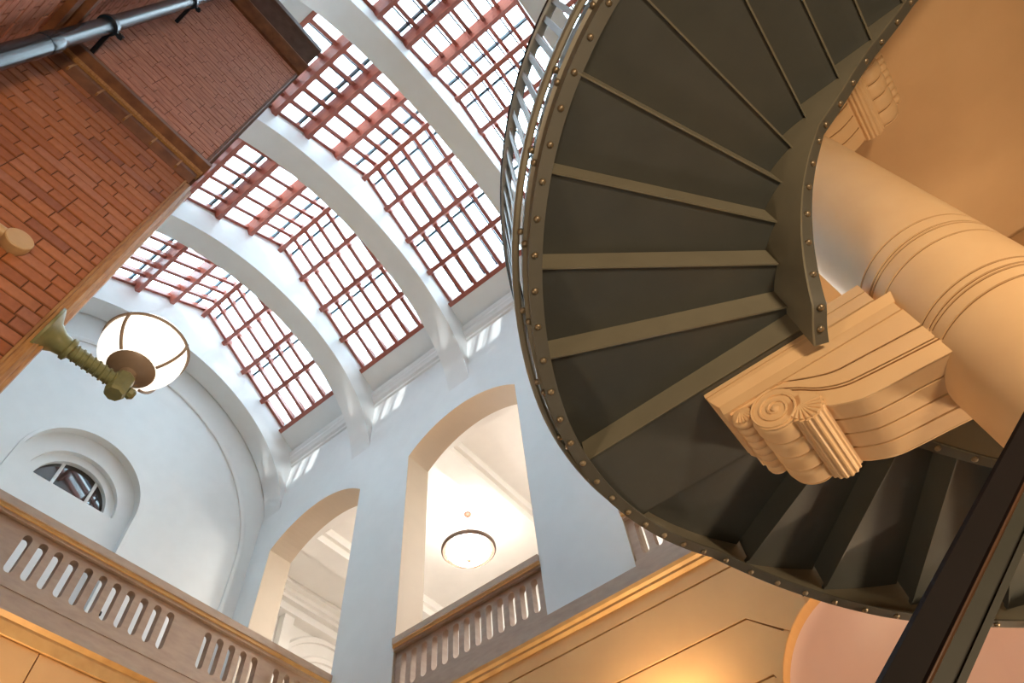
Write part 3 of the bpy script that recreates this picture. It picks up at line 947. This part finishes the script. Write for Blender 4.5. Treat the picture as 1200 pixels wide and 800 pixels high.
while t < 30:
    for r, dz in ((2.441, .155), (2.416, .098)):
        p, d = plan(t + (1.2 if r < 2.43 else 0), r)
        inst(bs, 'bolt', stair, Matrix.Translation(p + Z_ * (zo(t) + dz)))
    t += 10.2
# railing
zr = lambda t: zo(t)
strip('handrail_bar', M['grey'], TS, zr, [(2.425, 1.115), (2.487, 1.115), (2.487, 1.135), (2.425, 1.135)])
strip('handrail', M['mahog'], TS, zr, [(2.42, 1.136), (2.49, 1.136), (2.495, 1.16), (2.48, 1.185), (2.43, 1.185), (2.415, 1.16)])
t = tk(-4)
while t < 150:
    p, d = plan(t, 2.466)
    tng = Vector((-d.y, d.x, 0))
    MB().obox(p + Z_ * (zr(t) + .67), d * .006, tng * .019, Z_ * .449).build('baluster', M['grey'], stair)
    t += 2.85

# --- wall lantern on the brick pier
lan = tag(empty('wall_lantern', (.10, D + .06, 2.70)), 'lit frosted globe lantern on a green bronze arm by the brick pier', 'lantern')
LYc = D + .03
MB().lathe([(.135, 0), (.135, .012), (.118, .022), (.075, .045), (.052, .085), (.046, .12), (.056, .125), (.056, .142), (.046, .147), (.040, .15)], (.055, LYc, 2.70), 24, X_).build('wall_flange', M['patina'], lan, 40)
mb = MB()
mb.lathe([(.036, .0), (.033, .27)], (.20, LYc, 2.70), 16, X_)
mb.build('arm', M['patina'], lan, 40)
mb = MB()
pts = []
for i in range(90):
    a = i * .62
    pts.append((.205 + .0027 * i, LYc + .036 * math.cos(a), 2.70 + .036 * math.sin(a)))
mb.tube(pts, .006, 5)
mb.build('twisted_ribbing', M['patina'], lan, 60)
GXc = .452
MB().lathe([(.040, -.075), (.048, -.06), (.05, .05), (.044, .06)], (GXc, LYc, 2.70), 8).build('socket_block', M['patina'], lan, 25)
MB().lathe([(.026, 0), (.03, .02), (.018, .035)], (GXc + .045, LYc, 2.69), 10, X_).build('end_nut', M['patina'], lan, 30)
gz = 2.985
gr = .203
MB().lathe([(.036, 2.755 - gz), (.04, 2.79 - gz), (.075, 2.80 - gz), (.112, 2.825 - gz), (.128, 2.865 - gz), (.120, 2.868 - gz)], (GXc, LYc, gz), 32).build('cup', M['cup'], lan, 40)
gp = [(gr * math.cos(a), gr * .93 * math.sin(a)) for a in [math.radians(-58 + 148 * i / 20) for i in range(21)]]
MB().lathe(gp, (GXc, LYc, gz), 40).build('globe', M['frost'], lan, 60)
MB().tube([(GXc + (gr + .003) * math.cos(a), LYc + (gr + .003) * math.sin(a), gz + .035) for a in [2 * PI * i / 40 for i in range(40)]], .008, 8, True).build('hoop', M['cup'], lan, 60)
for k in range(4):
    a = math.radians(35 + 90 * k)
    pts = []
    for i in range(9):
        e = math.radians(-55 + 65 * i / 8)
        pts.append((GXc + (gr + .010) * math.cos(e) * math.cos(a), LYc + (gr + .010) * math.cos(e) * math.sin(a), gz + (gr * .93 + .010) * math.sin(e)))
    MB().tube(pts, .0075, 8).build('cage_strap', M['cup'], lan, 60)

# --- bowl pendant lamps in the gallery
def pendant(x, y, label):
    p = tag(empty('bowl_pendant', (x * W, y * W, 1.60 * W)), label, 'lamp', 'bowl pendants of the gallery')
    c = Vector((x * W, y * W, 0))
    zc, zr_ = GC * W, 1.612 * W
    R = .625
    MB().lathe([(.09, 0), (.085, -.04), (.03, -.07), (.012, -.075)], c + Z_ * zc, 24).build('canopy', M['copper'], p, 40)
    MB().lathe([(.008, zr_ + .02), (.008, zc - .07)], c, 10).build('rod', M['ring'], p)
    MB().lathe([(R - .10, -.050), (R - .03, -.058), (R + .005, -.02), (R + .005, .03), (R - .05, .05), (R - .10, .03)], c + Z_ * zr_, 64).build('ring', M['ring'], p, 40)
    MB().lathe([(.001, -.31), (.12, -.302), (.26, -.26), (.37, -.19), (.46, -.10), (R - .10, -.03), (R - .10, 0)], c + Z_ * zr_, 64).build('bowl', M['bowl'], p, 60)
    bl = bpy.data.lights.new('bulb_light', 'AREA')
    bl.shape = 'DISK'
    bl.size = .9
    bl.energy = 64
    bl.color = (1.0, 0.93, 0.84)
    bo = bpy.data.objects.new('bulb_light', bl)
    COL.objects.link(bo)
    bo.parent = p
    bo.location = (0, 0, zr_ + .04 - 1.60 * W)
    bo.rotation_euler = (PI, 0, 0)
    MB().lathe([(.001, -.40), (.02, -.39), (.012, -.36), (.045, -.335), (.05, -.315), (.03, -.30)], c + Z_ * zr_, 20).build('finial', M['copper'], p, 40)
    return p
pendant(1.465, 1.167, 'glowing glass bowl lamp hanging behind the middle arch')
pendant(1.465, 1.167 - PITCH, 'second bowl lamp added unseen behind the stair')  # extra lamp added to brighten the gallery
tag(MB().lathe([(.06, 0), (.06, -.02), (.03, -.035), (.001, -.04)], (1.60 * W, 1.275 * W, GC * W), 20).build('smoke_detector', M['cream'], None, 40),
    'small round detector on the gallery ceiling beside the bowl lamp', 'detector')

# --- drain pipe on the brick wall
dp = tag(empty('drain_pipe', (-.955, 2.17, FLOOR)), 'blue-black iron drain pipe clamped in the brick corner', 'pipe')
px_, py_ = -.955, 2.17
MB().lathe([(.060, FLOOR), (.060, 4.35)], (px_, py_, 0), 24).build('pipe', M['pipe'], dp, 40)
MB().lathe([(.062, 4.25), (.064, 4.26), (.064, 4.37), (.058, 4.41), (.052, 4.43), (.052, 8.4)], (px_, py_, 0), 24).build('pipe', M['pipe'], dp, 40)
for zc in (2.5, 5.10, 6.76):
    c_ = empty('clamp')
    bpy.data.objects.remove(c_)
    mbq = MB().lathe([(.055, -.022), (.068, -.022), (.068, .022), (.055, .022)], (px_, py_, zc), 24)
    mbq.box(px_ + .055, px_ + .11, py_ - .012, py_ + .012, zc - .02, zc + .02)
    mbq.box(px_ + .02, px_ + .05, py_ + .04, D - .004, zc - .02, zc + .02)
    cl = mbq.build('clamp', M['pipe'], dp, 40)
    MB().lathe([(.012, -.02), (.012, .02)], (px_ + .088, py_, zc), 8, Y_).build('clamp_bolt', M['pipe'], cl)

# --- conduit with round box on the brick
jb = tag(empty('conduit_box', (-.27, D - .05, 3.0)), 'tan round conduit box and pipe fixed to the brick pier', 'fitting')
MB().lathe([(.001, -.004), (.058, -.004), (.062, 0), (.062, .04), (.055, .06)], (-.272, D - .055, 3.005), 28, Y_).build('round_box', M['brass'], jb, 40)
MB().tube([(-.30, D - .03, 3.003), (-.7, D - .03, 2.985), (-1.08, D - .03, 2.97)], .027, 14).build('conduit', M['brass'], jb, 60)

# --- foreground stair railing next to the camera
fr = tag(empty('stair_railing', (1.2, 0, FLOOR)), 'dark mahogany handrail on steel close to the viewer', 'railing')
A_, B_ = Vector((1.112, .096, .487)), Vector((1.368, -.297, .888))
dv = (B_ - A_).normalized()
A2, B2 = A_ - dv * 1.1, B_ + dv * .9
sv = Vector((0, 0, 1)).cross(dv).normalized()
nv = dv.cross(sv).normalized()
if nv.z < 0: nv = -nv
def bar(name, m, off_s, off_n, hs, hn, par=fr, a=A2, b=B2):
    c = (a + b) / 2 + sv * off_s + nv * off_n
    return MB().obox(c, (b - a) / 2, sv * hs, nv * hn).build(name, m, par)
pol = [(-.046, -.010), (.044, -.010), (.052, .004), (.052, .022), (.036, .040), (-.044, .040), (-.049, .034), (-.049, -.006)]
MB().prism(pol, A2, sv, nv, B2 - A2).build('handrail', M['mahog'], fr)
MB().tube([A2 + nv * -.011 + sv * -.026, B2 + nv * -.011 + sv * -.026], .0050, 8).build('bead', M['mahogl'], fr, 60)
bar('flat_bar', M['steel'], .030, -.046, .024, .005)
bar('rail_packing', M['steel'], .034, -.026, .008, .018)
for s in (.25, .68, 1.08, 1.6, 2.1):
    p = A2 + dv * s
    t0 = p + nv * -.05 + sv * .030
    ps = MB().obox(Vector((t0.x, t0.y, (t0.z + FLOOR) / 2)), sv * .020, Vector((dv.x, dv.y, 0)).normalized() * .006, Z_ * ((t0.z - FLOOR) / 2)).build('post', M['steel'], fr)
    for q in (-.06, .06):
        MB().lathe([(.010, 0), (.010, .006), (.004, .010)], p + nv * -.051 + sv * .030 + dv * q, 10, -nv).build('bolt', M['black'], ps, 40)

# ------------------------------------------------------------------ warm lights below the frame; all but the first sconce are added
WARM = (1.0, 0.72, 0.45)
def uplight(name, loc, energy, label, r=.12, normal=(0, 0, 1), size=.18, spread=180):
    e = tag(empty(name, loc), label, 'lamp', 'warm uplights of the lower hall')
    c = Vector(loc)
    MB().lathe([(.02, -.14), (.05, -.12), (r * .8, -.04), (r, .02), (r - .012, .02), (r * .75, -.035), (.03, -.10)], c, 24, cap=False).build('bowl', M['copper'], e, 40)
    la = bpy.data.lights.new('lamp_light', 'AREA')
    la.shape = 'DISK'
    la.size = size
    la.energy = energy
    la.color = WARM
    la.spread = math.radians(spread)
    lo = bpy.data.objects.new('lamp_light', la)
    COL.objects.link(lo)
    lo.parent = e
    lo.rotation_euler = (Vector(normal)).to_track_quat('-Z', 'Y').to_euler()
    return e
def sconce(loc, wall, energy, label, aim=(0, 0, 1), spread=180, size=.18):
    e = uplight('unseen_sconce', loc, energy, label, .14, aim, size, spread)
    c, n_ = Vector(loc), Vector(wall)
    MB().tube([c - Z_ * .13, c - Z_ * .16 + n_ * .08, c - Z_ * .12 + n_ * .20], .014).build('arm', M['copper'], e, 60)
    return e
sconce((W * .995 - .22, .41 * W, .44 * W), (1, 0, 0), 60, 'copper bowl sconce on the ochre stone wall between the arches', (.55, 0, .8), 140)
sconce((W * .995 - .22, 1.0 * W, .44 * W), (1, 0, 0), 40, 'added unseen bowl light on the ochre stone wall near the end gallery', (.55, 0, .8), 140)  # repeat of the first sconce, added for more warm light
sconce((.30 * W, GY * W - .22, .46 * W), (0, 1, 0), 40, 'added unseen bowl light under the end gallery', (0, .55, .8), 140)  # added for warm light on the gallery front
sconce((-.88, -1.0, 1.0), (-1, 0, 0), 42, 'added unseen bowl light on the brick side wall near the pier', (.15, 1, .75), 120, .5)  # added to light the brick pier from below
sconce((-.88, -3.6, 1.2), (-1, 0, 0), 98, 'added unseen bowl light on the brick side wall opposite the stair', (1, .55, .35), 110, .8)  # added to light the column and console from the hall side
sconce((W * .995 - .22, -.42 * W, .12 * W), (1, 0, 0), 120, 'added unseen bowl light on the ochre stone wall beyond the pink niche', (-.5, .5, .7), 150, .6)  # added to light the underside of the right flight
sconce((.36, 2.95, 1.1), (-1, 0, 0), 15, 'added unseen bowl light on the flank of the brick pier', (1, -.95, .4), 100, .6)  # added to lift the lower column
uplight('niche_fill_light', (1.08 * W, AC * W, .25 * W), 15, 'added unseen bowl light in the pink niche')  # added to brighten the niche from inside
